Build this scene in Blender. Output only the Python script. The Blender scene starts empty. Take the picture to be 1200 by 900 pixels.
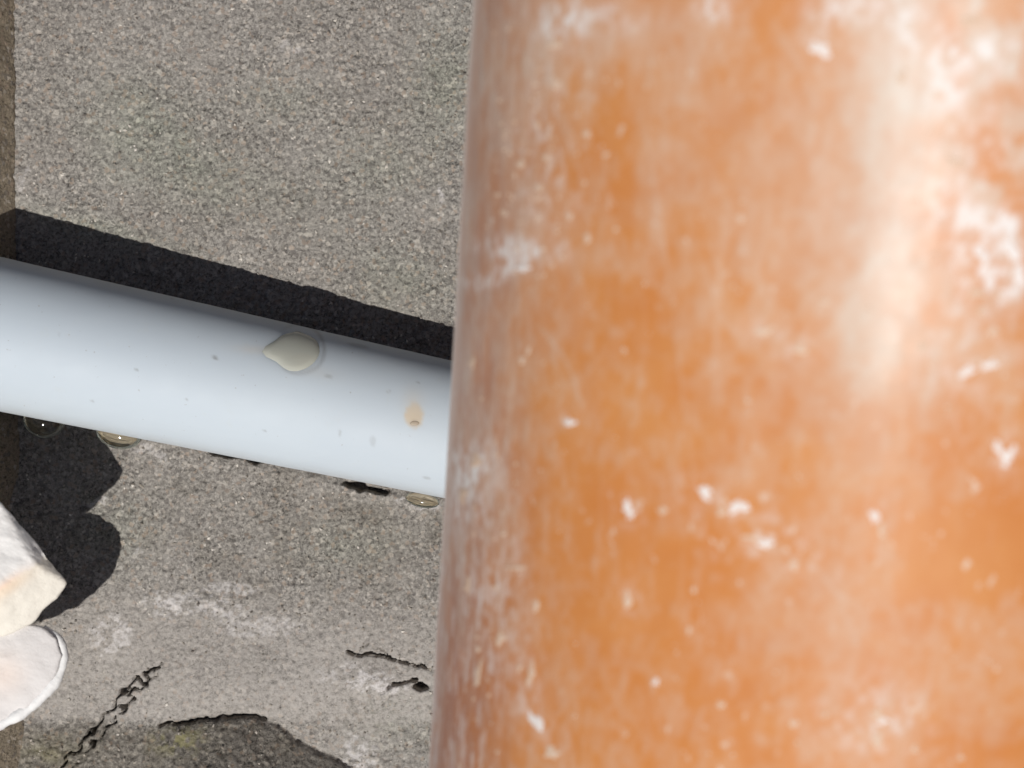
import bpy, bmesh, math, random
import numpy as np
from mathutils import Vector, Matrix, noise as mnoise

# ------------------------------------------------------------------ camera, sky, sun, exposure
scene = bpy.context.scene
MM = 0.001
D = 530.0                    # camera height over the floor, mm
PX = 4.94                    # photograph pixels per mm on the floor (1200 px wide photograph)
SUN_EL = math.radians(61.5)
SUN_AZ = math.radians(12.0)  # light travels up the picture and this much to the right

cam_d = bpy.data.cameras.new("camera")
cam = bpy.data.objects.new("camera", cam_d)
scene.collection.objects.link(cam)
cam.location = (0, 0, D * MM)
cam.rotation_euler = (0, 0, 0)
cam_d.sensor_width = 36.0
cam_d.lens = 36.0 * D / (1200.0 / PX)
cam_d.clip_start = 0.01
cam_d.clip_end = 200.0
cam_d.dof.use_dof = True
cam_d.dof.focus_distance = (D - 14) * MM
cam_d.dof.aperture_fstop = 16.0
scene.camera = cam

world = bpy.data.worlds.new("World")
scene.world = world
world.use_nodes = True
wn = world.node_tree
sky = wn.nodes.new("ShaderNodeTexSky")
sky.sky_type = 'NISHITA'
sky.sun_disc = False
sky.sun_elevation = SUN_EL
sdir = Vector((-math.sin(SUN_AZ) * math.cos(SUN_EL), -math.cos(SUN_AZ) * math.cos(SUN_EL), math.sin(SUN_EL)))
sky.sun_rotation = math.atan2(sdir.x, sdir.y)
bg = wn.nodes["Background"]
bg.inputs["Strength"].default_value = 0.05
wn.links.new(sky.outputs[0], bg.inputs[0])

sun_d = bpy.data.lights.new("sun", 'SUN')
sun_d.energy = 5.0
sun_d.angle = math.radians(0.5)
sun_d.color = (1.0, 0.97, 0.93)
sun = bpy.data.objects.new("sun", sun_d)
scene.collection.objects.link(sun)
sun.rotation_euler = sdir.to_track_quat('Z', 'Y').to_euler()
sun.location = sdir * 2

scene.view_settings.view_transform = 'Standard'
scene.view_settings.look = 'None'
scene.view_settings.exposure = -0.30
scene.view_settings.gamma = 1.0

# ------------------------------------------------------------------ helpers
rng = np.random.default_rng(7)
random.seed(7)
TAB = rng.random((256, 256)).astype(np.float64)


def vnoise(x, y, s=0):
    """smooth value noise, 0..1"""
    xi = np.floor(x).astype(np.int64); yi = np.floor(y).astype(np.int64)
    fx = x - xi; fy = y - yi
    fx = fx * fx * fx * (fx * (fx * 6 - 15) + 10); fy = fy * fy * fy * (fy * (fy * 6 - 15) + 10)
    a = TAB[(xi + 37 * s) & 255, (yi + 91 * s) & 255]; b = TAB[(xi + 1 + 37 * s) & 255, (yi + 91 * s) & 255]
    c = TAB[(xi + 37 * s) & 255, (yi + 1 + 91 * s) & 255]; d = TAB[(xi + 1 + 37 * s) & 255, (yi + 1 + 91 * s) & 255]
    return (a * (1 - fx) + b * fx) * (1 - fy) + (c * (1 - fx) + d * fx) * fy


def fbm(x, y, s=0, octv=4, g=0.5):
    v = 0.0; amp = 1.0; t = 0.0
    for o in range(octv):
        v = v + amp * vnoise(x * 2 ** o + 11.3 * o, y * 2 ** o - 7.7 * o, s + o)
        t += amp; amp *= g
    return v / t


def sstep(a, b, v):
    t = np.clip((v - a) / (b - a), 0, 1)
    return t * t * (3 - 2 * t)


def polydist(px, py, pts):
    """distance from every point to a polyline"""
    best = np.full(px.shape, 1e9)
    for (x0, y0), (x1, y1) in zip(pts[:-1], pts[1:]):
        dx, dy = x1 - x0, y1 - y0
        L = dx * dx + dy * dy + 1e-9
        t = np.clip(((px - x0) * dx + (py - y0) * dy) / L, 0, 1)
        best = np.minimum(best, np.hypot(px - x0 - t * dx, py - y0 - t * dy))
    return best


def blob(px, py, cx, cy, rx, ry, ang=0.0):
    c, s_ = math.cos(math.radians(ang)), math.sin(math.radians(ang))
    u = ((px - cx) * c + (py - cy) * s_) / rx
    v = (-(px - cx) * s_ + (py - cy) * c) / ry
    return np.exp(-(u * u + v * v))


def at(px, py, z=0.0):
    """point (mm) at height z seen at photograph pixel px, py"""
    k = (D - z) / D / PX
    return ((px - 600) * k, (450 - py) * k, z)


def grid_mesh(name, P, attrs=None, closed_u=False):
    """P: (nu, nv, 3) metres -> mesh with smooth faces"""
    nu, nv = P.shape[:2]
    idx = np.arange(nu * nv).reshape(nu, nv)
    if closed_u:
        a = idx; b = np.roll(idx, -1, axis=0)
    else:
        a = idx[:-1]; b = idx[1:]
    q = np.stack([a[:, :-1], b[:, :-1], b[:, 1:], a[:, 1:]], axis=-1).reshape(-1, 4)
    me = bpy.data.meshes.new(name)
    me.vertices.add(nu * nv); me.vertices.foreach_set("co", P.reshape(-1).astype(np.float32))
    me.loops.add(q.size); me.loops.foreach_set("vertex_index", q.reshape(-1).astype(np.int32))
    me.polygons.add(len(q)); me.polygons.foreach_set("loop_start", (np.arange(len(q)) * 4).astype(np.int32))
    me.polygons.foreach_set("use_smooth", np.ones(len(q), dtype=bool))
    me.update(calc_edges=True)
    me.validate()
    for k, v in (attrs or {}).items():
        at_ = me.attributes.new(k, 'FLOAT', 'POINT')
        at_.data.foreach_set("value", v.reshape(-1).astype(np.float32))
    return me


def link(name, me, mat=None, parent=None, **props):
    o = bpy.data.objects.new(name, me)
    scene.collection.objects.link(o)
    if mat and me is not None and not me.materials:
        me.materials.append(mat)
    if parent:
        o.parent = parent
    for k, v in props.items():
        o[k] = v
    return o


class Mat:
    def __init__(self, name):
        self.m = bpy.data.materials.new(name); self.m.use_nodes = True
        self.t = self.m.node_tree; self.b = self.t.nodes["Principled BSDF"]
        self.tc = self.t.nodes.new("ShaderNodeTexCoord").outputs["Object"]

    def L(self, a, b):
        self.t.links.new(a, b)

    def noise(self, scale, detail=4, rough=0.55, vec=None, stretch=None, dist=0.0):
        n = self.t.nodes.new("ShaderNodeTexNoise")
        n.inputs["Scale"].default_value = scale; n.inputs["Detail"].default_value = detail
        n.inputs["Roughness"].default_value = rough; n.inputs["Distortion"].default_value = dist
        v = vec or self.tc
        if stretch:
            mp = self.t.nodes.new("ShaderNodeMapping"); mp.inputs["Scale"].default_value = stretch
            self.L(v, mp.inputs[0]); v = mp.outputs[0]
        self.L(v, n.inputs["Vector"])
        return n.outputs["Fac"]

    def voro(self, scale, feature='F1', out="Distance"):
        n = self.t.nodes.new("ShaderNodeTexVoronoi"); n.feature = feature
        n.inputs["Scale"].default_value = scale
        self.L(self.tc, n.inputs["Vector"])
        return n.outputs[out]

    def attr(self, name):
        n = self.t.nodes.new("ShaderNodeAttribute"); n.attribute_name = name
        return n.outputs["Fac"]

    def ramp(self, fac, stops):
        r = self.t.nodes.new("ShaderNodeValToRGB")
        el = r.color_ramp.elements
        while len(el) < len(stops):
            el.new(0.5)
        for e, (p, c) in zip(el, stops):
            e.position = p
            e.color = (c, c, c, 1) if isinstance(c, (int, float)) else (*c, 1)
        self.L(fac, r.inputs[0])
        return r.outputs[0]

    def mix(self, fac, a, b, mode='MIX'):
        n = self.t.nodes.new("ShaderNodeMix"); n.data_type = 'RGBA'; n.blend_type = mode
        for sock, v in ((n.inputs[0], fac), (n.inputs[6], a), (n.inputs[7], b)):
            if isinstance(v, (int, float)):
                sock.default_value = v
            elif isinstance(v, tuple):
                sock.default_value = (*v, 1)
            else:
                self.L(v, sock)
        return n.outputs[2]

    def math(self, op, a, b=0.0, clamp=False):
        n = self.t.nodes.new("ShaderNodeMath"); n.operation = op; n.use_clamp = clamp
        for sock, v in ((n.inputs[0], a), (n.inputs[1], b)):
            if isinstance(v, (int, float)):
                sock.default_value = v
            else:
                self.L(v, sock)
        return n.outputs[0]

    def bump(self, h, dist, strength=1.0):
        n = self.t.nodes.new("ShaderNodeBump")
        n.inputs["Distance"].default_value = dist; n.inputs["Strength"].default_value = strength
        self.L(h, n.inputs["Height"]); self.L(n.outputs[0], self.b.inputs["Normal"])

    def set(self, **kw):
        for k, v in kw.items():
            s = self.b.inputs[k.replace("_", " ")]
            if isinstance(v, (int, float)):
                s.default_value = v
            elif isinstance(v, tuple):
                s.default_value = (*v, 1) if len(v) == 3 else v
            else:
                self.L(v, s)


# ------------------------------------------------------------------ materials
def concrete(name, pale=(0.315, 0.295, 0.268), mid=(0.20, 0.186, 0.168), dark=(0.06, 0.055, 0.05), attrs=True):
    m = Mat(name)
    n1 = m.noise(1250, 3, 0.8, dist=0.5)            # sand grain, about a millimetre
    n2 = m.noise(90, 4, 0.6)
    n3 = m.noise(700, 3, 0.7)
    c = m.ramp(n1, [(0.375, dark), (0.455, mid), (0.545, tuple(0.5 * (a + b) for a, b in zip(pale, mid))), (0.66, tuple(v * 1.35 for v in pale))])
    c = m.mix(m.ramp(n2, [(0.35, 0.0), (0.7, 0.40)]), c, pale)
    c = m.mix(m.ramp(m.noise(38, 4, 0.6), [(0.42, 0.0), (0.62, 0.45)]), c, (0.82, 0.80, 0.785), 'MULTIPLY')
    vc = m.voro(1150, 'F1', "Color")       # single grains of other stone
    sep = m.t.nodes.new("ShaderNodeSeparateColor"); m.L(vc, sep.inputs[0])
    c = m.mix(m.ramp(sep.outputs[0], [(0.90, 0.0), (0.97, 0.40)]), c, (0.55, 0.50, 0.44))
    c = m.mix(m.ramp(sep.outputs[1], [(0.86, 0.0), (0.93, 0.55)]), c, (0.12, 0.108, 0.10))
    c = m.mix(m.ramp(sep.outputs[2], [(0.90, 0.0), (0.96, 0.45)]), c, (0.33, 0.25, 0.19))
    if attrs:
        c = m.mix(m.math('MULTIPLY', m.attr("green"), 0.42), c, (0.90, 1.04, 0.90), 'MULTIPLY')
        c = m.mix(m.math('MULTIPLY', m.attr("dirt"), 0.68), c, (0.50, 0.47, 0.40), 'MULTIPLY')
        fp = m.math('MULTIPLY', m.attr("laitance"), m.ramp(m.noise(700, 5, 0.8), [(0.38, 0.15), (0.58, 1.0)]))
        c = m.mix(fp, c, (0.40, 0.37, 0.34))
        c = m.mix(m.math('MULTIPLY', m.math('MULTIPLY', m.attr("lime"), 0.75), m.ramp(m.noise(900, 4, 0.7), [(0.40, 0.2), (0.56, 1.0)])), c, (0.66, 0.63, 0.62))
        c = m.mix(m.math('MULTIPLY', m.attr("moss"), 0.7), c, (0.28, 0.26, 0.12))
    h = m.math('ADD', m.math('MULTIPLY', n1, 1.0), m.math('MULTIPLY', n3, 0.5))
    m.bump(h, 0.00045, 0.8)
    m.set(Base_Color=c, Roughness=0.92)
    m.b.inputs["Specular IOR Level"].default_value = 0.25
    return m.m


M_FLOOR = concrete("floor_concrete")
M_WALL = concrete("kerb_concrete", (0.30, 0.25, 0.185), (0.24, 0.20, 0.145), (0.10, 0.08, 0.055), attrs=False)

# white-grey pvc
m = Mat("pale_pvc")
n = m.noise(25, 3, 0.5)
n_d = m.noise(160, 5, 0.7)
c = m.mix(n, (0.475, 0.53, 0.58), (0.51, 0.565, 0.605))
c = m.mix(m.ramp(n_d, [(0.60, 0.0), (0.80, 0.35)]), c, (0.50, 0.52, 0.50))
c = m.mix(m.ramp(m.noise(900, 2, 0.5), [(0.73, 0.0), (0.77, 0.5)]), c, (0.28, 0.26, 0.24))
c = m.mix(m.attr("glue"), c, (0.56, 0.46, 0.33))
c = m.mix(m.attr("speck_and_rim_shade"), c, (0.16, 0.15, 0.14))
c = m.mix(m.attr("edge_grey"), c, (0.40, 0.40, 0.38))
m.set(Base_Color=c, Roughness=m.ramp(n_d, [(0.3, 0.55), (0.7, 0.68)]))
m.b.inputs["Specular IOR Level"].default_value = 0.3
m.bump(m.noise(140, 4, 0.5), 0.0003, 0.25)
m.b.inputs['Subsurface Weight'].default_value = 0.8
m.b.inputs['Subsurface Radius'].default_value = (1.0, 1.0, 1.0)
m.b.inputs['Subsurface Scale'].default_value = 0.006
M_PVC = m.m

# orange sewer pipe under plaster dust
m = Mat("dusty_orange_plastic")
dust_and_highlight = m.attr("dust_and_highlight")  # plaster dust plus the painted highlight streak
red = m.attr("edge_red")
nA = m.noise(60, 5, 0.6, dist=0.4)
nB = m.noise(260, 4, 0.6)
nC = m.noise(420, 3, 0.6, stretch=(1.0, 0.10, 0.25))          # fine lengthwise scratches
base = m.mix(m.ramp(nA, [(0.3, 0.0), (0.7, 1.0)]), (0.52, 0.185, 0.046), (0.56, 0.235, 0.075))
base = m.mix(red, base, (0.34, 0.135, 0.08))
d2 = m.math('MULTIPLY', dust_and_highlight, m.ramp(m.math('ADD', m.math('MULTIPLY', nA, 0.6), m.math('MULTIPLY', nB, 0.4)), [(0.33, 0.62), (0.66, 1.2)]), clamp=True)
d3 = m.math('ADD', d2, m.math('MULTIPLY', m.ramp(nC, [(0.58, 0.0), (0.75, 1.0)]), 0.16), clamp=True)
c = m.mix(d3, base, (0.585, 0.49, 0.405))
fl = m.ramp(m.noise(480, 2, 0.5, stretch=(1.0, 0.75, 1.0)), [(0.66, 0.0), (0.74, 1.0)])
c = m.mix(m.math('MULTIPLY', fl, m.ramp(m.noise(45, 3, 0.5), [(0.42, 0.05), (0.62, 0.7)])), c, (0.66, 0.54, 0.44))
fs = m.ramp(m.noise(300, 2, 0.5, stretch=(1.0, 0.07, 0.3)), [(0.64, 0.0), (0.74, 1.0)])
c = m.mix(m.math('MULTIPLY', fs, m.ramp(nA, [(0.4, 0.0), (0.6, 0.28)])), c, (0.66, 0.50, 0.38))
c = m.mix(m.math('MULTIPLY', m.attr("plaster"), m.ramp(nB, [(0.3, 0.5), (0.55, 1.0)])), c, (0.72, 0.68, 0.65))
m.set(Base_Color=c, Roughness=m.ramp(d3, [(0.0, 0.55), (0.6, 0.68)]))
m.set(Coat_Weight=m.math('MULTIPLY', m.attr("highlight_gloss"), 0.5), Coat_Roughness=m.ramp(nB, [(0.3, 0.33), (0.7, 0.42)]))
m.b.inputs["Specular IOR Level"].default_value = 0.22
m.b.inputs["Sheen Weight"].default_value = 0.12
m.b.inputs["Sheen Roughness"].default_value = 0.35
m.bump(m.math('ADD', nA, m.math('MULTIPLY', d3, 0.6)), 0.0006, 0.35)
M_ORANGE = m.m

m = Mat("dried_mortar")
nz = m.noise(300, 4, 0.6)
m.set(Base_Color=m.mix(nz, (0.66, 0.58, 0.53), (0.80, 0.76, 0.73)), Roughness=0.85)
m.bump(nz, 0.0006, 0.5)
M_SPLASH = m.m

m = Mat("thin_mortar")
nz = m.noise(300, 4, 0.6)
m.set(Base_Color=m.mix(nz, (0.58, 0.40, 0.28), (0.66, 0.50, 0.38)), Roughness=0.85)
M_THIN = m.m


def plaster_mat(name, a, b, attrs=True):
    m = Mat(name)
    n1 = m.noise(60, 5, 0.6); n2 = m.noise(500, 4, 0.65)
    c = m.mix(n1, a, b)
    if attrs:
        c = m.mix(m.attr("stain"), c, (0.80, 0.50, 0.30))
        c = m.mix(m.attr("cream"), c, (0.70, 0.64, 0.52))
    m.set(Base_Color=c, Roughness=0.8)
    m.b.inputs["Subsurface Weight"].default_value = 0.0
    m.bump(m.math('ADD', n1, m.math('MULTIPLY', n2, 0.35)), 0.0012, 0.6)
    return m.m


M_CHUNK = plaster_mat("white_plaster", (0.70, 0.68, 0.65), (0.77, 0.75, 0.725))
M_SLAB = plaster_mat("grey_white_plaster", (0.58, 0.55, 0.53), (0.68, 0.655, 0.635))
M_RIM = plaster_mat("bright_plaster_rim", (0.70, 0.69, 0.67), (0.76, 0.75, 0.735), attrs=False)

m = Mat("clear_yellow_resin")
m.set(Base_Color=(0.66, 0.66, 0.57), Roughness=0.08, Transmission_Weight=0.45, IOR=1.45)
M_RESIN = m.m
m = Mat("amber_resin")
m.set(Base_Color=(0.93, 0.86, 0.68), Roughness=0.05, Transmission_Weight=1.0, IOR=1.45)
M_AMBER = m.m
m = Mat("brown_glue")
m.set(Base_Color=(0.34, 0.28, 0.21), Roughness=0.5)
M_GLUEB = m.m

# ------------------------------------------------------------------ concrete floor (one sheet to the horizon)


def axis_coords(lo, hi, step, far):
    c = list(np.arange(lo, hi + step * 0.5, step))
    d = step; x = c[-1]
    while x < far:
        d *= 1.25; x += d; c.append(x)
    d = step; x = c[0]; pre = []
    while x > -far:
        d *= 1.25; x -= d; pre.append(x)
    return np.array(pre[::-1] + c)


STEP = 0.33
gx = axis_coords(-124, 2, STEP, 30000)
gy = axis_coords(-95, 95, STEP, 30000)
X, Y = np.meshgrid(gx, gy, indexing='ij')
PXX = 600 + X * PX
PYY = 450 - Y * PX
near = np.exp(-((np.maximum(np.abs(X) - 160, 0) / 200) ** 2 + (np.maximum(np.abs(Y) - 130, 0) / 200) ** 2))
wx = PXX + 14 * (fbm(PXX / 40, PYY / 40, 3) - 0.5)
wy = PYY + 14 * (fbm(PXX / 40, PYY / 40, 9) - 0.5)
jx = PXX + 7 * (fbm(PXX / 9, PYY / 9, 21, 3) - 0.5)
jy = PYY + 7 * (fbm(PXX / 9, PYY / 9, 25, 3) - 0.5)

smooth = sstep(690, 760, wy) * (1 - sstep(846, 856, wy))
H = 0.5 * (fbm(X / 22, Y / 22, 1) - 0.5)
grain = 0.28 * (fbm(X / 1.1, Y / 1.1, 2, 3, 0.6) - 0.5)
pits = -0.5 * sstep(0.60, 0.80, fbm(X / 1.1, Y / 1.1, 5, 2))
stones = 0.3 * sstep(0.62, 0.8, fbm(X / 1.7, Y / 1.7, 12, 2))
rough = 1 - 0.55 * smooth
H += (grain + pits + stones) * rough * near

# lacy crack running up from the lower edge
ck = []
for seg, off in (((70, 900, 118, 843), 0), ((118, 843, 186, 782), 0)):
    pass
crack_a = [(60, 910), (84, 884), (104, 862), (120, 845), (134, 830), (140, 815), (152, 806), (158, 795), (170, 797), (172, 786), (184, 782)]
crack_b = [(86, 905), (104, 880), (120, 862), (140, 838), (146, 828), (156, 820), (150, 808), (164, 806), (176, 800), (180, 790), (186, 778)]
d = polydist(jx + 3 * np.sin(PYY / 2.6), jy + 2.5 * np.sin(PXX / 3.1), crack_a)
H -= 4.6 * (1 - sstep(0.6, 2.0, d)) * (0.55 + 0.45 * (fbm(PXX / 6, PYY / 6, 44) > 0.36))
d = polydist(jx - 3 * np.sin(PYY / 2.2), jy + 2 * np.sin(PXX / 2.7), crack_b)
H -= 3.8 * (1 - sstep(0.5, 1.8, d)) * (0.35 + 0.65 * (fbm(PXX / 10, PYY / 10, 40) > 0.47))
# hair cracks and a small hole by the orange pipe
for pts, w, dep in (
        ([(408, 764), (425, 768), (440, 767), (458, 770), (480, 778), (500, 783)], 1.3, 3.0),
        ([(455, 805), (468, 800), (480, 798), (486, 795)], 1.8, 3.5),
        ([(432, 755), (420, 762), (415, 772)], 0.6, 1.2),
        ([(500, 783), (512, 786)], 1.0, 2.0),
        ([(435, 757), (447, 760), (458, 768)], 0.5, 1.0),
        ([(470, 812), (455, 818), (448, 828)], 0.4, 1.0),
        ([(188, 850), (225, 845), (262, 840), (280, 838), (300, 841), (312, 843)], 1.4, 3.0),
        ([(462, 800), (452, 806), (444, 812)], 0.7, 1.5)):
    d = polydist(jx, jy, pts)
    H -= dep * (1 - sstep(w * 0.6, w * 1.7, d)) * (0.5 + 0.5 * sstep(0.35, 0.5, fbm(PXX / 8, PYY / 8, 31)))
H -= 7 * sstep(0.35, 0.75, blob(jx, jy, 492, 805, 10, 6, 10))
H -= 3 * sstep(0.4, 0.8, blob(jx, jy, 487, 796, 5, 4))
# dark openings under the pipe's lower edge, and a lip of mortar lapping on to it
for (cx, cy, rx, ry) in ((420, 570, 20, 5), (445, 575, 13, 4.5), (268, 533, 24, 3.5), (300, 540, 12, 3)):
    H -= 6 * sstep(0.30, 0.8, blob(jx, jy, cx, cy, rx, ry, 11))
low = 484 + 0.203 * (PXX - 0)                         # lower outline of the pale pipe
lip = np.exp(-((PYY - low - 5) / 9.0) ** 2)
H += 1.3 * lip * sstep(130, 460, PXX) * (0.3 + fbm(PXX / 16, PYY / 16, 50)) * near
# broken lower edge: darker ground heaped up below, steep towards the picture's top
edge = np.interp(PXX, [-400, 0, 60, 180, 235, 300, 318, 345, 372, 400, 425, 470, 700], [846, 852, 851, 851, 844, 842, 847, 864, 880, 893, 912, 960, 1400])
below = wy - 0.35 * 14 * (fbm(PXX / 22, PYY / 22, 61) - 0.5) - edge
ramp_ = np.clip(below, 0, 90) / PX
wedge = sstep(175, 235, PXX) * (1 - sstep(560, 640, PXX))
H += (ramp_ * (0.24 + 0.50 * wedge)) * (1 - sstep(430, 700, PXX)) * near * (1 - sstep(150, 400, below))
H -= 1.0 * np.exp(-(below / 4.0) ** 2) * near * wedge
H += 1.2 * (fbm(X / 9, Y / 9, 71) - 0.5) * sstep(0, 30, below) * near
# shallow lumps in the smeared band
H += 1.5 * blob(PXX, PYY, 300, 800, 150, 40, 3) * near
H += 0.8 * blob(wx, wy, 440, 800, 26, 14) + 0.5 * blob(wx, wy, 235, 706, 40, 12)
H += 1.6 * sstep(0.35, 0.7, blob(jx, jy, 108, 588, 15, 5, -10))       # nib of mortar that notches the shadow

green = np.clip(sum(a * blob(wx, wy, cx, cy, rx, ry, an) for a, cx, cy, rx, ry, an in (
    (.9, 165, 150, 70, 55, 20), (.8, 250, 210, 120, 40, 15), (.9, 520, 100, 40, 70, 0), (.7, 440, 190, 60, 45, 0), (.8, 110, 270, 110, 18, 14),
    (.7, 470, 330, 60, 40, 15), (.7, 130, 620, 50, 40, 0), (.6, 410, 640, 60, 30, 0), (.7, 470, 850, 60, 40, 0), (.5, 330, 120, 60, 30, 0))), 0, 1) * (0.5 + 0.9 * fbm(PXX / 14, PYY / 14, 80))
laitance = np.clip(0.72 * sstep(680, 765, wy) * (1 - sstep(838, 850, wy)) + 0.5 * blob(wx, wy, 430, 860, 70, 45) + 0.3 * blob(wx, wy, 130, 720, 60, 40)
                   + 0.12 * sstep(0.45, 0.7, fbm(PXX / 60, PYY / 60, 84)), 0, 0.9) * (1 - sstep(-2, 6, below))
lime = np.clip(sum(a * sstep(0.25, 0.9, blob(jx, jy, cx, cy, rx, ry, an) * (0.10 + 1.9 * sstep(0.36, 0.62, fbm(PXX / 8, PYY / 6, 90, 4, 0.65)))) for a, cx, cy, rx, ry, an in (
    (.6, 225, 708, 60, 12, 5), (.7, 130, 745, 22, 26, 0), (.9, 440, 800, 34, 12, 8), (.5, 415, 792, 40, 14, 0), (.5, 195, 716, 14, 14, 0), (.6, 160, 650, 10, 4, -40),
    (.6, 490, 590, 26, 6, 12), (.5, 180, 530, 30, 8, 20), (.7, 420, 885, 22, 22, 0), (.5, 300, 735, 50, 14, 0), (.6, 112, 588, 14, 5, -15), (.5, 270, 690, 30, 8, 0),
    (.7, 515, 230, 3, 24, -4), (.5, 28, 210, 5, 16, 20), (.4, 340, 55, 14, 8, 0))), 0, 0.85)
dirt = np.clip(0.75 * sstep(-4, 10, below) * (1 - 0.4 * sstep(520, 640, PXX)) + 0.35 * sstep(0.55, 0.75, fbm(PXX / 30, PYY / 30, 95)) * sstep(470, 560, wy)
               + 0.3 * blob(wx, wy, 470, 640, 70, 50) + 0.35 * blob(wx, wy, 320, 600, 120, 40, 8), 0, 1)
moss = np.clip(blob(wx, wy, 208, 868, 26, 12) * 1.3 * sstep(0.35, 0.6, fbm(PXX / 6, PYY / 6, 98, 3)) + 0.5 * blob(wx, wy, 60, 880, 40, 14) * fbm(PXX / 8, PYY / 8, 99), 0, 1)
me = grid_mesh("floor", np.stack([X, Y, H], -1) * MM, dict(green=green, laitance=laitance, lime=lime, dirt=dirt, moss=moss))
link("floor", me, M_FLOOR, kind="structure")
FH = H


def floor_z(x, y):
    i = min(max(np.searchsorted(gx, x), 0), len(gx) - 1); j = min(max(np.searchsorted(gy, y), 0), len(gy) - 1)
    return FH[i, j]


# loose grains of sand on the floor
bm_v, bm_f = [], []
oct_v = np.array([(1, 0, 0), (-1, 0, 0), (0, 1, 0), (0, -1, 0), (0, 0, 1), (0, 0, -1)], float)
oct_f = [(0, 2, 4), (2, 1, 4), (1, 3, 4), (3, 0, 4), (2, 0, 5), (1, 2, 5), (3, 1, 5), (0, 3, 5)]
for k in range(3500):
    x = random.uniform(-117, 0); y = random.uniform(-92, 92)
    if 738 < 450 - y * PX < 845 and random.random() < 0.6:
        continue
    r = random.choice((0.16, 0.2, 0.25, 0.32, 0.42)) * random.uniform(0.8, 1.2)
    z = floor_z(x, y)
    R = Matrix.Rotation(random.uniform(0, 6.28), 3, 'Z') @ Matrix.Rotation(random.uniform(0, 3), 3, 'X')
    o = len(bm_v)
    for v in oct_v:
        w = R @ Vector((v[0] * random.uniform(.8, 1.5), v[1] * random.uniform(.6, 1.1), v[2] * random.uniform(.6, 1)))
        bm_v.append(((x + w.x * r) * MM, (y + w.y * r) * MM, (z + r * 0.35 + w.z * r * 0.8) * MM))
    bm_f += [tuple(o + i for i in f) for f in oct_f]
me = bpy.data.meshes.new("sand"); me.from_pydata(bm_v, [], bm_f)
m = Mat("sand_grain")
vc = m.voro(420, 'F1', "Color"); sp = m.t.nodes.new("ShaderNodeSeparateColor"); m.L(vc, sp.inputs[0])
m.set(Base_Color=m.ramp(sp.outputs[0], [(0.1, (0.13, 0.115, 0.10)), (0.45, (0.27, 0.24, 0.20)), (0.75, (0.40, 0.36, 0.31)), (0.97, (0.60, 0.56, 0.50))]), Roughness=0.9)
link("sand", me, m.m, kind="stuff", label="loose sand grains scattered over the grey concrete floor", category="sand")

# ------------------------------------------------------------------ battered concrete kerb along the left edge
# cross-section (mm): foot at the floor, steep face, chamfered top, back
fx0 = (17 - 600) / PX
ys = np.concatenate([np.linspace(-900, -100, 9), np.arange(-96, 97, 0.6), np.linspace(100, 900, 9)])
prof = [(0.0, -6.0)] + [(-u * 0.55, u) for u in np.arange(0, 38, 0.6)] + [(-21.5, 38.8), (-23.5, 39.5), (-60, 39.5), (-110, 39.5), (-112, 38), (-112, -6)]
prof = np.array(prof)
U, V = np.meshgrid(np.arange(len(prof)), ys, indexing='ij')
PXk = fx0 + prof[U, 0]; PZk = prof[U, 1]
ypx = 450 - V * PX
foot = np.interp(ypx, [-200, 0, 250, 470, 530, 560, 585, 700, 850, 1000], [0, 0, .2, .4, 1.2, .9, -1.2, 0, 2.5, 4.0])
bump_ = 0.9 * (fbm(V / 6, PZk / 5 + 40, 7, 4) - 0.5) + 0.5 * (fbm(V / 1.4, PZk / 1.4, 8, 2) - 0.5)
body = (U > 0) & (U < len(prof) - 2)
PXk = PXk + foot * np.exp(-np.maximum(PZk, 0) / 12) + bump_ * body * 0.8
PZk = PZk + bump_ * body * 0.3
me = grid_mesh("kerb", np.stack([PXk, V, PZk], -1) * MM)
me.flip_normals()
link("concrete_kerb", me, M_WALL, label="battered brownish concrete kerb running along the left edge of the picture", category="kerb")

# ------------------------------------------------------------------ pale pvc pipe lying on the floor
root = link("plastic_pipe", None, label="pale blue-grey plastic pipe lying across the concrete and passing behind the orange pipe", category="pipe")


def pipe_state(px):
    """axis point and radius of the pale pipe at picture column px"""
    t = (px - 32) / 480.0
    z = 17.15 + t * (10.5 - 17.15)
    R = 17.25 + t * (15.85 - 17.25)
    ytop = 301 + 0.2285 * px; ybot = 482.5 + 0.197 * px
    x, y, _ = at(px, 0.5 * (ytop + ybot), z)
    return x, y, z, max(R, 13.5)


x0, y0, z0, R0 = pipe_state(32); x1, y1, z1, R1 = pipe_state(512)
A0 = Vector((x0, y0, z0)); A1 = Vector((x1, y1, z1))
root.location = tuple(A0 * MM)
ax = (A1 - A0); LEN = ax.length; ax.normalize()
side = ax.cross(Vector((0, 0, 1))).normalized()       # towards the bottom of the picture
up = side.cross(ax).normalized()
if side.y > 0:
    side = -side


def pipe_pt(s, phi, extra=0.0):
    """s mm along from the left, phi 0 = top, + = towards the picture's bottom"""
    R = R0 + (R1 - R0) * s / LEN
    return A0 + ax * s + (up * math.cos(phi) + side * math.sin(phi)) * (R + extra)


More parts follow.
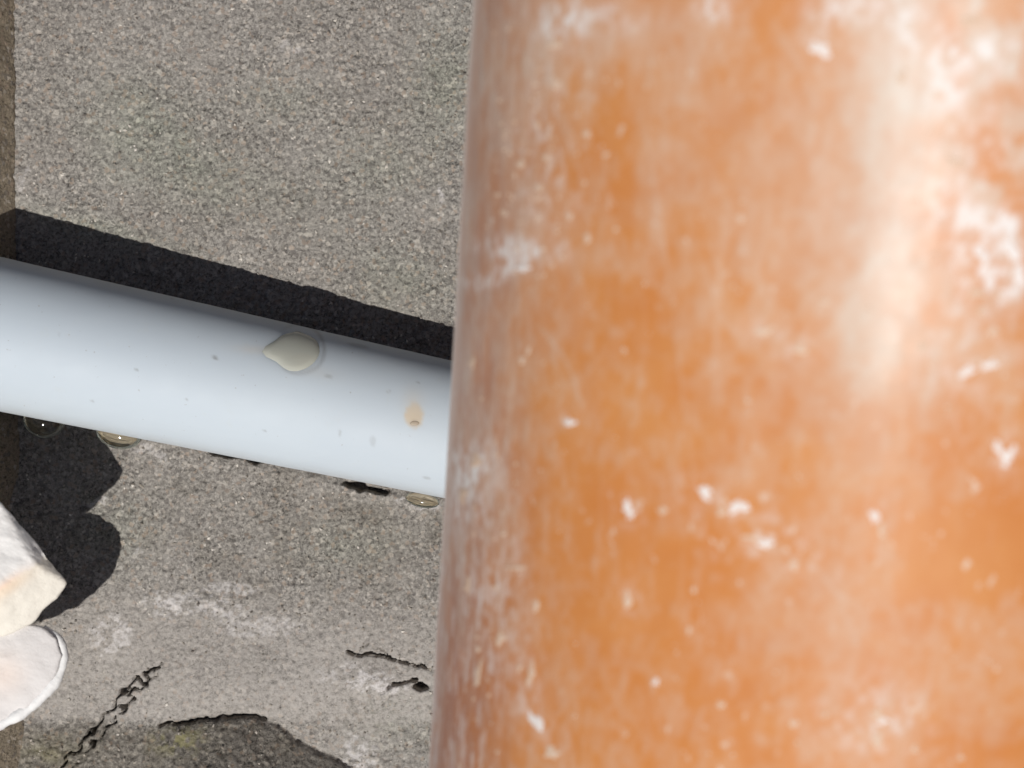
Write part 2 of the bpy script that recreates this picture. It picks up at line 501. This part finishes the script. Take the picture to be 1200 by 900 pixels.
ss = np.concatenate([[-60, -45], np.arange(-14, 118, 0.5), [130, 160, 200]])
ph = np.linspace(0, 2 * math.pi, 220, endpoint=False)
PH, SS = np.meshgrid(ph, ss, indexing='ij')
RR = np.maximum(R0 + (R1 - R0) * SS / LEN, 12)
RR = RR + 0.10 * (fbm(SS / 8 + 50, PH * 3, 13, 3) - 0.5) * np.sin(PH / 2) ** 0.5
C = np.cos(PH); S = np.sin(PH)
P = np.array(A0)[None, None] * 0 + SS[..., None] * np.array(ax) + RR[..., None] * (C[..., None] * np.array(up) + S[..., None] * np.array(side))
Wx = P + np.array(A0)
ppx = 600 + Wx[..., 0] * PX * D / (D - Wx[..., 2]); ppy = 450 - Wx[..., 1] * PX * D / (D - Wx[..., 2])
vis = C > -0.05
speck_and_rim_shade = np.zeros_like(ppx)
for (cx, cy, rx, ry, an, a) in ((252, 419, 5, 1.6, 15, .8), (160, 433, 2, 2, 0, .6), (398, 507, 1.8, 5, 0, .35), (437, 517, 4, 7, 0, .25), (385, 441, 6, 2, 12, .35),
                               (420, 405, 14, 2.5, 12, .4), (108, 470, 2, 2, 0, .5), (310, 505, 2, 1.5, 0, .5), (70, 392, 1.5, 1.5, 0, .5), (500, 560, 5, 2, 10, .4),
                               (455, 459, 4, 1.6, -20, .3), (218, 468, 1.6, 1.6, 0, .5), (352, 552, 9, 1.5, 12, .4), (490, 448, 2, 1.4, 0, .5), (202, 350, 2, 1.4, 0, .4)):
    speck_and_rim_shade += 0.75 * a * sstep(0.2, 0.7, blob(ppx, ppy, cx, cy, rx, ry, an))
dd = np.hypot(ppx - 350, ppy - 410)  # dark ring painted round the resin drop as shade at its edge
speck_and_rim_shade += 0.42 * np.exp(-((dd - 30) / 2.2) ** 2) * sstep(-0.4, 0.7, ((ppx - 350) * 0.8 - (ppy - 410) * 0.6) / 30) + 0.25 * np.exp(-((dd - 28) / 2) ** 2) * sstep(0.5, 0.9, (ppy - 410) / 30)
speck_and_rim_shade = np.clip(speck_and_rim_shade * vis, 0, 1)
wj = 5 * (fbm(ppx / 6, ppy / 6, 19) - 0.5)
glue = (0.75 * sstep(0.30, 0.62, blob(ppx + wj, ppy + wj, 485, 486, 12, 17)) * sstep(455, 492, ppy + wj) + 0.25 * blob(ppx, ppy, 484, 472, 12, 18)
        + 0.22 * blob(ppx + wj, ppy, 300, 410, 26, 5, 4) + 0.10 * blob(ppx, ppy, 372, 436, 26, 8, 10)) * vis
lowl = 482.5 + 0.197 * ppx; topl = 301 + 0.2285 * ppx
edge_grey = (0.35 * sstep(-12, 0, ppy - lowl) + 0.4 * sstep(-14, -1, topl - ppy) * 0.8) * (0.3 + fbm(ppx / 20, ppy / 20, 17)) * vis  # greyer along the pipe's upper and lower outlines
me = grid_mesh("pipe_wall", P * MM, dict(speck_and_rim_shade=speck_and_rim_shade, glue=np.clip(glue, 0, 1), edge_grey=np.clip(edge_grey, 0, 1)), closed_u=True)
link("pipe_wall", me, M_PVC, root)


def drop(name, mat, cx, cy, outline, height, lift=0.0, rings=7, seg=36, parent=root, phase=0):
    """a low drop on the pale pipe: outline = function angle -> radius in px, placed at picture px"""
    vs, fs = [], []

    def surf(px, py, h):
        # intersect the viewing line of the drop's place with the pipe, then step out along the normal
        cam_p = Vector((0, 0, D)); g = Vector(at(px, py, 0)) - cam_p; g.normalize()
        o = cam_p - A0
        dp = g - ax * g.dot(ax); op = o - ax * o.dot(ax)
        Rm = R0 + (R1 - R0) * ((px - 32) / 480)
        a = dp.dot(dp); b = 2 * dp.dot(op); c = op.dot(op) - Rm * Rm
        disc = max(b * b - 4 * a * c, 0)
        t = (-b - math.sqrt(disc)) / (2 * a)
        p = cam_p + g * t
        q = p - A0; nrm = (q - ax * q.dot(ax)).normalized()
        return (p + nrm * h - A0) * MM
    vs.append(surf(cx, cy, height))
    for r in range(1, rings + 1):
        f = r / rings
        for k in range(seg):
            an = 2 * math.pi * k / seg
            rad = outline(an) * f
            h = height * math.sqrt(max(1 - f ** 3, 0)) - (0.12 if r == rings else 0)
            vs.append(surf(cx + rad * math.cos(an), cy + rad * math.sin(an), h))
    for k in range(seg):
        fs.append((0, 1 + (k + 1) % seg, 1 + k))
    for r in range(rings - 1):
        for k in range(seg):
            a = 1 + r * seg + k; b = 1 + r * seg + (k + 1) % seg
            fs.append((a, b, b + seg, a + seg))
    base = len(vs)
    me = bpy.data.meshes.new(name); me.from_pydata([tuple(v) for v in vs], [], fs)
    for p in me.polygons:
        p.use_smooth = True
    return link(name, me, mat, parent)


def tear(an):
    r = 25.5 + 2.5 * math.cos(2 * an) + 1.2 * math.cos(3 * an + 1)
    tail = math.exp(-((an - math.pi) / 0.30) ** 2)
    tip = math.exp(-((an - 1.53 * math.pi) / 0.30) ** 2)
    return r + 14 * tail + 3 * tip


g = drop("resin_drop", M_RESIN, 347, 412, tear, 0.75)
drop("glue_bead", M_GLUEB, 486, 496, lambda a: 6 - 3 * abs(math.sin(a)), 0.15)


def bead(name, mat, px, py, wpx, hpx, z, parent):
    """sagging bead of resin under the pipe's lower edge"""
    c = Vector(at(px, py, z)); bm = bmesh.new()
    bmesh.ops.create_uvsphere(bm, u_segments=28, v_segments=18, radius=1)
    for v in bm.verts:
        x, y, zz = v.co
        v.co = Vector((x * wpx / 2 / PX, y * hpx / PX, zz * hpx / PX * 0.8))
        v.co = Matrix.Rotation(math.radians(-11), 3, 'Z') @ v.co
        v.co = (v.co + c - A0) * MM
    me = bpy.data.meshes.new(name); bm.to_mesh(me); bm.free()
    for p in me.polygons:
        p.use_smooth = True
    return link(name, me, mat, parent)


bead("resin_bead", M_AMBER, 52, 491, 48, 22, 13, root)
bead("resin_bead", M_AMBER, 140, 507, 54, 19, 11, root)
bead("resin_bead", M_AMBER, 495, 586, 40, 9, 9, root)

# ------------------------------------------------------------------ orange sewer pipe, leaning over the pale one
RO = 80.0
TILT = math.radians(13.8)
camp = np.array([0, 0, D])


def sil_left(x0, yaw):
    """picture columns of the left outline at picture rows 0 and 900"""
    a = np.array([math.sin(yaw) * math.cos(TILT), math.cos(yaw) * math.cos(TILT), math.sin(TILT)])
    p0 = np.array([x0, 0, 112.0])
    w = p0 - camp; w = w - a * w.dot(a)          # axis seen along its own direction
    dist = np.linalg.norm(w); wn_ = w / dist
    sd = np.cross(a, wn_)
    best = None
    for sg in (1, -1):
        al = math.asin(RO / dist)
        tdir = wn_ * math.cos(al) + sd * sg * math.sin(al)
        nrm = np.cross(a, tdir)                    # plane camera + a + tangent
        cols = []
        for py in (0, 900):
            # ray = (X, (450-py)/PX, -D); nrm . ray = 0
            Yv = (450 - py) / PX
            Xv = -(nrm[1] * Yv - nrm[2] * D) / nrm[0]
            cols.append(600 + Xv * PX)
        if best is None or cols[0] < best[0]:
            best = cols
    return np.array(best)


prm = np.array([85.0, 0.05])
tgt = np.array([554.0, 503.0])
for it in range(12):
    f = sil_left(*prm) - tgt
    J = np.stack([(sil_left(prm[0] + .1, prm[1]) - tgt - f) / .1, (sil_left(prm[0], prm[1] + .001) - tgt - f) / .001], 1)
    prm = prm - np.linalg.solve(J, f)
XO, YAW = prm
print("orange pipe x, yaw:", XO, math.degrees(YAW), sil_left(XO, YAW))
a3 = np.array([math.sin(YAW) * math.cos(TILT), math.cos(YAW) * math.cos(TILT), math.sin(TILT)])
r3 = np.cross(a3, [0, 0, 1]); r3 /= np.linalg.norm(r3)          # to the right
u3 = np.cross(r3, a3)                                            # up, towards the camera
OC = np.array([XO, 0, 112.0])
oroot = link("sewer_pipe", None, label="large orange plastic sewer pipe smeared with white plaster, in front of the pale pipe", category="pipe")
rot = Matrix((r3, a3, u3)).transposed().to_4x4()                # local: x right, y along, z up
oroot.matrix_world = Matrix.Translation(Vector(OC * MM)) @ rot


def o_hit(px, py):
    """(angle, along) on the orange pipe at picture px, py"""
    g = np.array([(px - 600) / PX, (450 - py) / PX, -D], float)
    o = camp - OC
    gl = np.array([g @ r3, g @ a3, g @ u3]); ol = np.array([o @ r3, o @ a3, o @ u3])
    A = gl[0] ** 2 + gl[2] ** 2; B = 2 * (gl[0] * ol[0] + gl[2] * ol[2]); Cc = ol[0] ** 2 + ol[2] ** 2 - RO ** 2
    disc = B * B - 4 * A * Cc
    t = (-B - math.sqrt(max(disc, 0))) / (2 * A)
    p = ol + gl * t
    return math.atan2(p[0], p[2]), p[1]


ph = np.concatenate([np.linspace(-math.pi, -1.75, 24, endpoint=False), np.arange(-1.75, 0.9, 0.0055), np.linspace(0.9, math.pi, 40, endpoint=False)])
tt = np.concatenate([[-116, -105], np.arange(-95, 100, 0.5), [110, 140, 200, 300]])
PH, TT = np.meshgrid(ph, tt, indexing='ij')
sag = 0.35 * (fbm(PH * 6 + 30, TT / 25 + 10, 110, 3) - 0.5) * sstep(-1.9, -1.4, PH) * (1 - sstep(0.5, 0.9, PH))
P = np.stack([np.sin(PH) * (RO + sag), TT, np.cos(PH) * (RO + sag)], -1)
Wd = OC + P[..., :1] * r3 + P[..., 1:2] * a3 + P[..., 2:3] * u3
kx = D / (D - Wd[..., 2])
qx = 600 + Wd[..., 0] * PX * kx; qy = 450 - Wd[..., 1] * PX * kx
# texture space of the pipe itself, in mm, for the warps
su = PH * RO; sv = TT
qx2 = qx + 40 * (fbm(su / 6, sv / 8, 120) - 0.5); qy2 = qy + 50 * (fbm(su / 6, sv / 8, 124) - 0.5)
front = sstep(-1.75, -1.6, PH) * (1 - sstep(0.7, 0.9, PH))


def many(lst, X_=None, Y_=None):
    X_ = qx2 if X_ is None else X_; Y_ = qy2 if Y_ is None else Y_
    v = 0
    for a, cx, cy, rx, ry, an in lst:
        v = v + a * blob(X_, Y_, cx, cy, rx, ry, an)
    return v


cloud = fbm(su / 9, sv / 13, 130, 5, 0.55)
cloud2 = fbm(su / 3.2, sv / 4.5, 137, 4, 0.6)
streak = fbm(su / 1.6, sv / 14, 140, 4, 0.6)
dust_and_highlight = many([
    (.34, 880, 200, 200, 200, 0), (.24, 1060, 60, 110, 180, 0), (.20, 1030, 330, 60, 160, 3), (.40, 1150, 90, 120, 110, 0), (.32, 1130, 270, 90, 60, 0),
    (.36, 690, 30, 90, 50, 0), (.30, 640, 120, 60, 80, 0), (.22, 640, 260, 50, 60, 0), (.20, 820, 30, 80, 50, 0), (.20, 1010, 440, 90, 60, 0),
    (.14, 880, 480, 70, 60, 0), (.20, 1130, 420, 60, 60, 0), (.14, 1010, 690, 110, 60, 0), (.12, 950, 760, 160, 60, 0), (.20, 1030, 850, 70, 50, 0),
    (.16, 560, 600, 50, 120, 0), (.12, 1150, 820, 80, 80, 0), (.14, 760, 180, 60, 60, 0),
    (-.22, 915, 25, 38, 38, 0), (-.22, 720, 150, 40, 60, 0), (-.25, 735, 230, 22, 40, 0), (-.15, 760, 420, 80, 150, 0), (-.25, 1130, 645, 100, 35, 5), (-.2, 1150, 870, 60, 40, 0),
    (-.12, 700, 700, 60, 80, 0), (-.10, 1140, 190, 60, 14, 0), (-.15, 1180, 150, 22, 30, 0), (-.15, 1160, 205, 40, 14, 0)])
dust_and_highlight = 0.09 + 0.78 * dust_and_highlight + 0.28 * (cloud - 0.5) * (1.0 - 0.35 * sstep(450, 650, qy)) + 0.40 * (cloud2 - 0.5) + 0.34 * (fbm(su / 1.3, sv / 1.8, 145, 3) - 0.5)
patch = sstep(0.50, 0.60, fbm(su / 5 + 0.3 * cloud2, sv / 6 + 0.5 * cloud2, 147, 3)) * sstep(1060, 1130, qx) * (1 - sstep(330, 430, qy))
dust_and_highlight = dust_and_highlight + 0.42 * (patch - 0.3) * sstep(1060, 1130, qx) * (1 - sstep(330, 430, qy))
dust_and_highlight = dust_and_highlight - 0.25 * sstep(575, 612, qy2 - 0.12 * (qx - 1040)) * (1 - sstep(680, 712, qy2 - 0.05 * (qx - 1040))) * sstep(1010, 1075, qx2)
scr = 0
for w_, a_, pts_ in ((1.6, .22, [(628, 380), (655, 410), (676, 450), (690, 500)]), (1.5, .16, [(757, 160), (775, 260), (790, 380), (812, 560)]), (1.5, .14, [(860, 720), (835, 800), (800, 900)]),
                     (1.8, .16, [(905, 20), (935, 70), (955, 120)]), (1.4, .14, [(600, 470), (590, 560), (600, 640)]), (1.6, .15, [(705, 560), (700, 640), (698, 700)]), (1.3, .12, [(965, 480), (985, 580), (975, 660)]),
                     (2.2, .18, [(870, 600), (900, 640), (960, 668), (985, 700)]), (1.5, .12, [(1100, 700), (1090, 790), (1075, 880)]), (1.4, .12, [(660, 90), (668, 170), (664, 260)]),
                     (1.3, .10, [(820, 300), (850, 380), (905, 420)]), (1.3, .10, [(735, 650), (760, 740), (770, 850)]), (2.0, .14, [(1040, 640), (1075, 700), (1120, 730)])):
    scr = scr + a_ * np.exp(-(polydist(qx + 5 * (cloud2 - .5), qy, pts_) / w_) ** 2)
dust_and_highlight = dust_and_highlight + scr * 1.3
edgeband = 1 - sstep(10, 135, qx - (554 - 51 * qy / 900))
dust_and_highlight = dust_and_highlight + edgeband * (0.22 * sstep(0.42, 0.62, streak) + 0.14 * (1 - sstep(350, 700, qy)) - 0.10 * sstep(550, 800, qy))
dust_and_highlight = dust_and_highlight - 0.10 * (1 - sstep(150, 420, qy)) * (1 - sstep(880, 980, qx)) * (1 - 0.6 * edgeband)
highlight_streak = np.exp(-((qx2 - (1062 - 0.085 * qy)) / (38 + 0.03 * qy)) ** 2) * (1 - 0.85 * sstep(260, 560, qy2))  # highlight painted down the upper pipe, added into the dust colour
dust_and_highlight = dust_and_highlight + 0.40 * highlight_streak
dust_and_highlight = np.clip(dust_and_highlight, 0.0, 0.93)
edge_red = np.clip(edgeband * (0.85 + 0.25 * sstep(500, 800, qy) + 0.9 * (cloud2 - 0.5)) * 0.8, 0, 0.9)  # red-brown tint along the pipe's left outline
cl3 = fbm(su / 1.1, sv / 1.6, 150, 3)
plaster = np.clip(many([
    (.8, 610, 292, 42, 12, 5), (.6, 600, 312, 26, 10, -30), (.75, 1150, 265, 40, 22, 40), (.8, 1180, 315, 22, 32, -30), (.5, 1120, 60, 60, 26, 10), (.45, 1110, 110, 30, 22, 0),
    (.5, 555, 545, 26, 20, 20), (.45, 545, 585, 14, 26, 0), (.5, 1000, 10, 50, 16, 0), (.4, 660, 25, 30, 24, 0), (.35, 1060, 20, 26, 30, 0), (.35, 1150, 60, 50, 14, -20),
    (.5, 835, 10, 22, 16, 0), (.45, 1170, 260, 40, 14, 10), 
    (.4, 560, 330, 30, 8, 0), (.3, 700, 20, 60, 20, 0)], qx + 16 * (cl3 - .5), qy + 16 * (cloud2 - .5)) * (0.25 + 1.4 * sstep(0.35, 0.62, cl3)), 0, 0.9)
smear = many([(.30, x, y, rx * 1.7 + 4, ry * 1.7 + 4, an) for x, y, rx, ry, an in (
    (962, 50, 20, 14, 0), (668, 495, 6, 6, 0), (735, 597, 8, 14, -20), (845, 588, 34, 9, 20), (897, 637, 16, 8, 0), (915, 652, 22, 6, 30), (1176, 532, 12, 14, 0), (1148, 432, 28, 8, -10),
    (1027, 610, 8, 22, 0), (735, 706, 9, 12, 0), (630, 850, 10, 34, -30), (622, 790, 7, 26, 5), (895, 388, 18, 7, 0), (938, 410, 14, 8, 0), (1035, 850, 24, 26, 0), (555, 560, 18, 40, 0), (1150, 356, 14, 22, 0),
    (590, 720, 16, 40, 5), (1150, 300, 26, 22, 0))], qx + 22 * (cloud2 - .5), qy + 22 * (cl3 - .5))
plaster = np.clip(plaster + 0.7 * smear * (0.05 + 1.0 * sstep(0.35, 0.65, cl3)), 0, 0.9)
thin = sstep(0.60, 0.68, fbm(su / 0.9, sv / 5.5, 160, 2)) * edgeband * sstep(520, 700, qy) * 0.45
plaster = np.clip(plaster + 0.35 * sstep(0.55, 0.66, cl3) * np.clip(many([(1, 640, 170, 50, 110, 0), (.55, 570, 640, 40, 160, 0), (1, 1140, 220, 80, 150, 0), (.7, 1020, 845, 80, 45, 0), (.5, 900, 640, 120, 40, 20), (.45, 1120, 450, 70, 90, 0)], qx, qy), 0, 1) + thin, 0, 0.9) * front
highlight_gloss = np.clip(0.10 + 0.9 * (1 - sstep(200, 560, qy2)) * (0.5 + cloud) - 0.3 * plaster, 0, 1)      # gloss masked to the upper part so the highlight shows there only
# inner wall as a second turn of rings so that the pipe is a real, hollow tube
me = grid_mesh("pipe_wall", P * MM, dict(dust_and_highlight=dust_and_highlight, edge_red=edge_red, plaster=plaster, highlight_gloss=highlight_gloss), closed_u=True)
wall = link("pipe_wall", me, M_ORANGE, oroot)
ph2 = np.linspace(-math.pi, math.pi, 96, endpoint=False)
secs = [(RO - .01, -116), (RO - 4, -116), (RO - 4, 300), (RO - .01, 300)]
P2 = np.array([[[math.sin(p) * r * MM, t * MM, math.cos(p) * r * MM] for r, t in secs] for p in ph2])
me2 = grid_mesh("pipe_bore", P2, closed_u=True)
link("pipe_bore", me2, M_ORANGE, oroot)


def splash_geo(px, py, rx, ry, ang, seed, h=0.10, seg=22, rings=3):
    """thin raised crust of plaster on the orange pipe"""
    vs, fs = [], []
    rr = random.Random(seed)
    ph_ = [rr.uniform(0, 6.28) for _ in range(4)]
    am = [rr.uniform(.08, .26) for _ in range(4)]
    c, s = math.cos(math.radians(ang)), math.sin(math.radians(ang))

    def P_(u, v, hh):
        X_ = px + u * c - v * s; Y_ = py + u * s + v * c
        fi, t = o_hit(X_, Y_)
        q = RO + hh + 0.35 * (float(fbm(np.array(fi * 6 + 30), np.array(t / 25 + 10), 110, 3)) - 0.5)      # the pipe's own slight unevenness
        return (math.sin(fi) * q * MM, t * MM, math.cos(fi) * q * MM)
    vs.append(P_(0, 0, h))
    for r in range(1, rings + 1):
        f = r / rings
        for k in range(seg):
            a = 2 * math.pi * k / seg
            w = 1 + sum(am[i] * math.cos((i + 2) * a + ph_[i]) for i in range(4))
            hh = h * (1 - f * f) * rr.uniform(.7, 1.2) if r < rings else -0.12
            vs.append(P_(rx * w * f * math.cos(a), ry * w * f * math.sin(a), hh))
    for k in range(seg):
        fs.append((0, 1 + k, 1 + (k + 1) % seg))
    for r in range(rings - 1):
        for k in range(seg):
            a = 1 + r * seg + k; b = 1 + r * seg + (k + 1) % seg
            fs.append((a, a + seg, b + seg, b))
    return vs, fs


splashes = [
    (962, 58, 17, 11, 40, 0), (668, 495, 8, 7, 0, 0), (735, 594, 7, 12, -25, 0), (739, 603, 6, 7, 0, 0), (826, 577, 14, 8, 50, 0), (866, 594, 17, 9, -10, 0), (846, 600, 9, 5, 0, 1),
    (897, 637, 12, 7, 0, 0), (930, 662, 8, 7, 0, 1), (1172, 528, 7, 16, -30, 0), (1184, 532, 7, 14, 25, 0), (1178, 543, 6, 7, 0, 0), (1133, 436, 15, 7, -20, 0), (1160, 428, 14, 7, -10, 0),
    (1025, 605, 6, 13, -10, 0), (1033, 622, 5, 12, -10, 1), (735, 704, 8, 11, 0, 1), (768, 799, 5, 6, 0, 0), (1145, 344, 15, 6, -5, 1), (1150, 366, 5, 7, 0, 1), (1164, 388, 9, 7, -20, 1),
    (613, 314, 11, 6, 0, 0), (628, 846, 7, 22, -35, 0), (646, 882, 12, 10, 0, 1), (622, 790, 6, 16, 8, 1), (895, 388, 17, 6, -15, 1), (938, 410, 12, 7, 0, 1), (966, 354, 8, 6, 0, 1),
    (868, 256, 6, 6, 0, 1), (1081, 406, 8, 7, 0, 1), (845, 826, 6, 6, 0, 1), (930, 848, 7, 6, 0, 1), (1028, 838, 12, 6, 20, 1), (1028, 868, 9, 10, 0, 1), (1072, 878, 6, 6, 0, 1),
    (1035, 845, 10, 5, 0, 0), (1152, 300, 9, 14, -20, 0), (1185, 292, 12, 20, -20, 0), (1195, 322, 8, 18, -30, 0), (558, 540, 11, 9, 0, 1), (542, 580, 7, 12, 0, 1),
    (651, 98, 8, 9, 0, 1), (650, 52, 10, 8, 0, 1), (610, 192, 7, 7, 0, 1), (640, 184, 6, 6, 0, 1), (632, 220, 6, 6, 0, 1), (710, 181, 6, 4, 0, 1), (688, 279, 6, 7, 0, 1), (688, 157, 6, 6, 0, 1),
    (612, 422, 5, 6, 0, 1), (553, 424, 5, 10, 0, 1), (1120, 190, 14, 7, 20, 1), (1138, 25, 20, 8, -20, 1), (1056, 92, 6, 10, 0, 1), (777, 598, 5, 7, 0, 1), (880, 630, 12, 5, 10, 1),
    (605, 665, 14, 4, 0, 1), (628, 710, 5, 10, 10, 1), (586, 748, 7, 12, 0, 1), (548, 685, 4, 14, 0, 1), (560, 790, 5, 20, 10, 1)]
for i, (px, py, rx, ry, an, kind) in enumerate(splashes):
    v, f = splash_geo(px, py, rx * 0.9, ry * 0.9, an, i + 1)
    me = bpy.data.meshes.new("plaster_splash"); me.from_pydata(v, [], f)
    for p in me.polygons:
        p.use_smooth = True
    link("plaster_splash", me, M_THIN if kind else M_SPLASH, oroot)
# fine splatter too small to pick apart
vs, fs = [], []
rr = random.Random(3)
for k in range(210):
    z = rr.random()
    if z < 0.35:
        px, py = rr.gauss(625, 30), rr.gauss(200, 80)
    elif z < 0.5:
        px, py = rr.gauss(560, 25), rr.uniform(450, 900)
    else:
        px, py = rr.uniform(600, 1200), rr.uniform(0, 900)
    if px < 552 or py < 0:
        continue
    r = rr.choice((1.8, 2.0, 2.3, 3.0, 4.2))
    v, f = splash_geo(px, py, r, r * rr.uniform(.8, 1.7), rr.uniform(-20, 20), 500 + k, 0.10, 8, 2)
    o = len(vs); vs += v; fs += [tuple(o + i for i in q) for q in f]
me = bpy.data.meshes.new("plaster_splatter"); me.from_pydata(vs, [], fs)
link("plaster_splatter", me, M_THIN, oroot, kind="stuff")

# ------------------------------------------------------------------ two lumps of plaster jutting over the kerb


def lump(name, top, bottom, mat, sub=4, rough=0.8, seed=0, attrs=None):
    """top / bottom: lists of (picture x, picture y, height)"""
    bm = bmesh.new()
    for (px, py, z) in top + bottom:
        bm.verts.new(at(px, py, z))
    r = bmesh.ops.convex_hull(bm, input=bm.verts)
    bmesh.ops.delete(bm, geom=list(set(g for g in r["geom_interior"] if isinstance(g, bmesh.types.BMVert))), context='VERTS')
    bmesh.ops.triangulate(bm, faces=bm.faces)
    for k in range(sub):
        bmesh.ops.subdivide_edges(bm, edges=[e for e in bm.edges if e.calc_length() > 1.6], cuts=1, use_grid_fill=True)
        bmesh.ops.triangulate(bm, faces=bm.faces)
        if k >= sub - 2:
            bmesh.ops.smooth_vert(bm, verts=bm.verts, factor=0.4, use_axis_x=True, use_axis_y=True, use_axis_z=True)
    bm.normal_update()
    disp = []
    for v in bm.verts:
        q = v.co * 0.14 + Vector((seed, 0, 0))
        disp.append(v.normal * rough * (mnoise.fractal(q, 1.0, 2.0, 4) + 0.35 * mnoise.fractal(q * 6, 1.0, 2.0, 3)))
    for v, dd in zip(bm.verts, disp):
        v.co += dd
    org = Vector(at(*top[0]))
    vals = {}
    for k, fn in (attrs or {}).items():
        vals[k] = [fn(600 + v.co.x * PX * D / (D - v.co.z), 450 - v.co.y * PX * D / (D - v.co.z)) for v in bm.verts]
    for v in bm.verts:
        v.co = (v.co - org) * MM
    me = bpy.data.meshes.new(name); bm.to_mesh(me); bm.free()
    for k, vv in vals.items():
        a_ = me.attributes.new(k, 'FLOAT', 'POINT'); a_.data.foreach_set("value", vv)
    for p in me.polygons:
        p.use_smooth = True
    return me, org


def g2(x, y, cx, cy, rx, ry, an):
    return float(blob(np.array(x), np.array(y), cx, cy, rx, ry, an))


me, org = lump("plaster_chunk",
               [(81, 684, 43), (45, 638, 45), (0, 588, 46), (-60, 560, 46), (-140, 600, 46), (-150, 700, 46), (0, 690, 50), (40, 660, 49), (-80, 740, 47), (0, 748, 43), (42, 729, 42)],
               [(60, 690, 39), (20, 650, 38), (-60, 600, 38.5), (-150, 620, 39), (-150, 700, 39), (0, 730, 38), (-80, 740, 39)],
               M_CHUNK, 5, 0.5, 3.0,
               dict(stain=lambda x, y: 0.8 * g2(x, y, 10, 688, 30, 8, -34) + 0.25 * g2(x, y, -20, 715, 24, 14, -30),
                    cream=lambda x, y: 0.6 if (y - 655) > -0.75 * (x - 45) + 4 else 0.0))
o = link("plaster_chunk", me, M_CHUNK, label="angular white plaster chunk with a pointed tip and an orange streak, above the rounded slab", category="plaster chunk")
o.location = org * MM

rootb = link("plaster_slab", None, label="rounded greyish plaster slab with a bright white rim, at the bottom left below the pointed chunk", category="plaster slab")
pts = [(-120, 735), (-40, 728), (20, 726), (52, 733), (70, 748), (76, 768), (70, 790), (54, 812), (30, 834), (0, 850), (-50, 866), (-120, 872)]
me, org = lump("slab_body", [(x, y, 41.5) for x, y in pts] + [(-20, 780, 43), (20, 770, 43)], [(x * 0.9 - 8, 780 + (y - 780) * 0.85, 38) for x, y in pts], M_SLAB, 4, 0.5, 9.0,
               dict(stain=lambda x, y: 0.22 * g2(x, y, 5, 790, 24, 26, 0), cream=lambda x, y: 0.0))
rootb.location = org * MM
link("slab_body", me, M_SLAB, rootb)
# rim: a thick uneven crust along the outer edge
rim = [(52, 733, 41), (70, 748, 41), (76, 768, 41), (70, 790, 41), (54, 812, 41), (30, 834, 41), (0, 850, 41), (-50, 866, 41), (-110, 872, 41)]
path = [Vector(at(*p)) for p in rim]
dense = []
for i in range(len(path) - 1):
    for k in range(8):
        t = k / 8
        p0_, p1_, p2_, p3_ = path[max(i - 1, 0)], path[i], path[i + 1], path[min(i + 2, len(path) - 1)]
        dense.append(0.5 * ((2 * p1_) + (p2_ - p0_) * t + (2 * p0_ - 5 * p1_ + 4 * p2_ - p3_) * t * t + (3 * p1_ - p0_ - 3 * p2_ + p3_) * t ** 3))
vs, fs = [], []
seg = 14
for i, p in enumerate(dense):
    tn = (dense[min(i + 1, len(dense) - 1)] - dense[max(i - 1, 0)]).normalized()
    sd = tn.cross(Vector((0, 0, 1))).normalized()
    rad = (0.3 + 0.85 * min(1, i / 26)) * (1 + 0.25 * mnoise.noise(p * 0.35) + 0.08 * mnoise.noise(p * 1.7))
    p = p + sd * 0.4 + Vector((0, 0, -0.9))
    for k in range(seg):
        an = 2 * math.pi * k / seg
        w = rad * 1.25 * (1 + 0.15 * mnoise.noise(p * 0.9 + Vector((an, 0, 0))))
        q = p + sd * math.cos(an) * w + Vector((0, 0, 1)) * math.sin(an) * w * 1.1
        vs.append(tuple((q - org) * MM))
for i in range(len(dense) - 1):
    for k in range(seg):
        a = i * seg + k; b = i * seg + (k + 1) % seg
        fs.append((a, b, b + seg, a + seg))
fs.append(tuple(range(seg)))
me = bpy.data.meshes.new("slab_rim"); me.from_pydata(vs, [], fs)
for p in me.polygons:
    p.use_smooth = True
link("slab_rim", me, M_RIM, rootb)
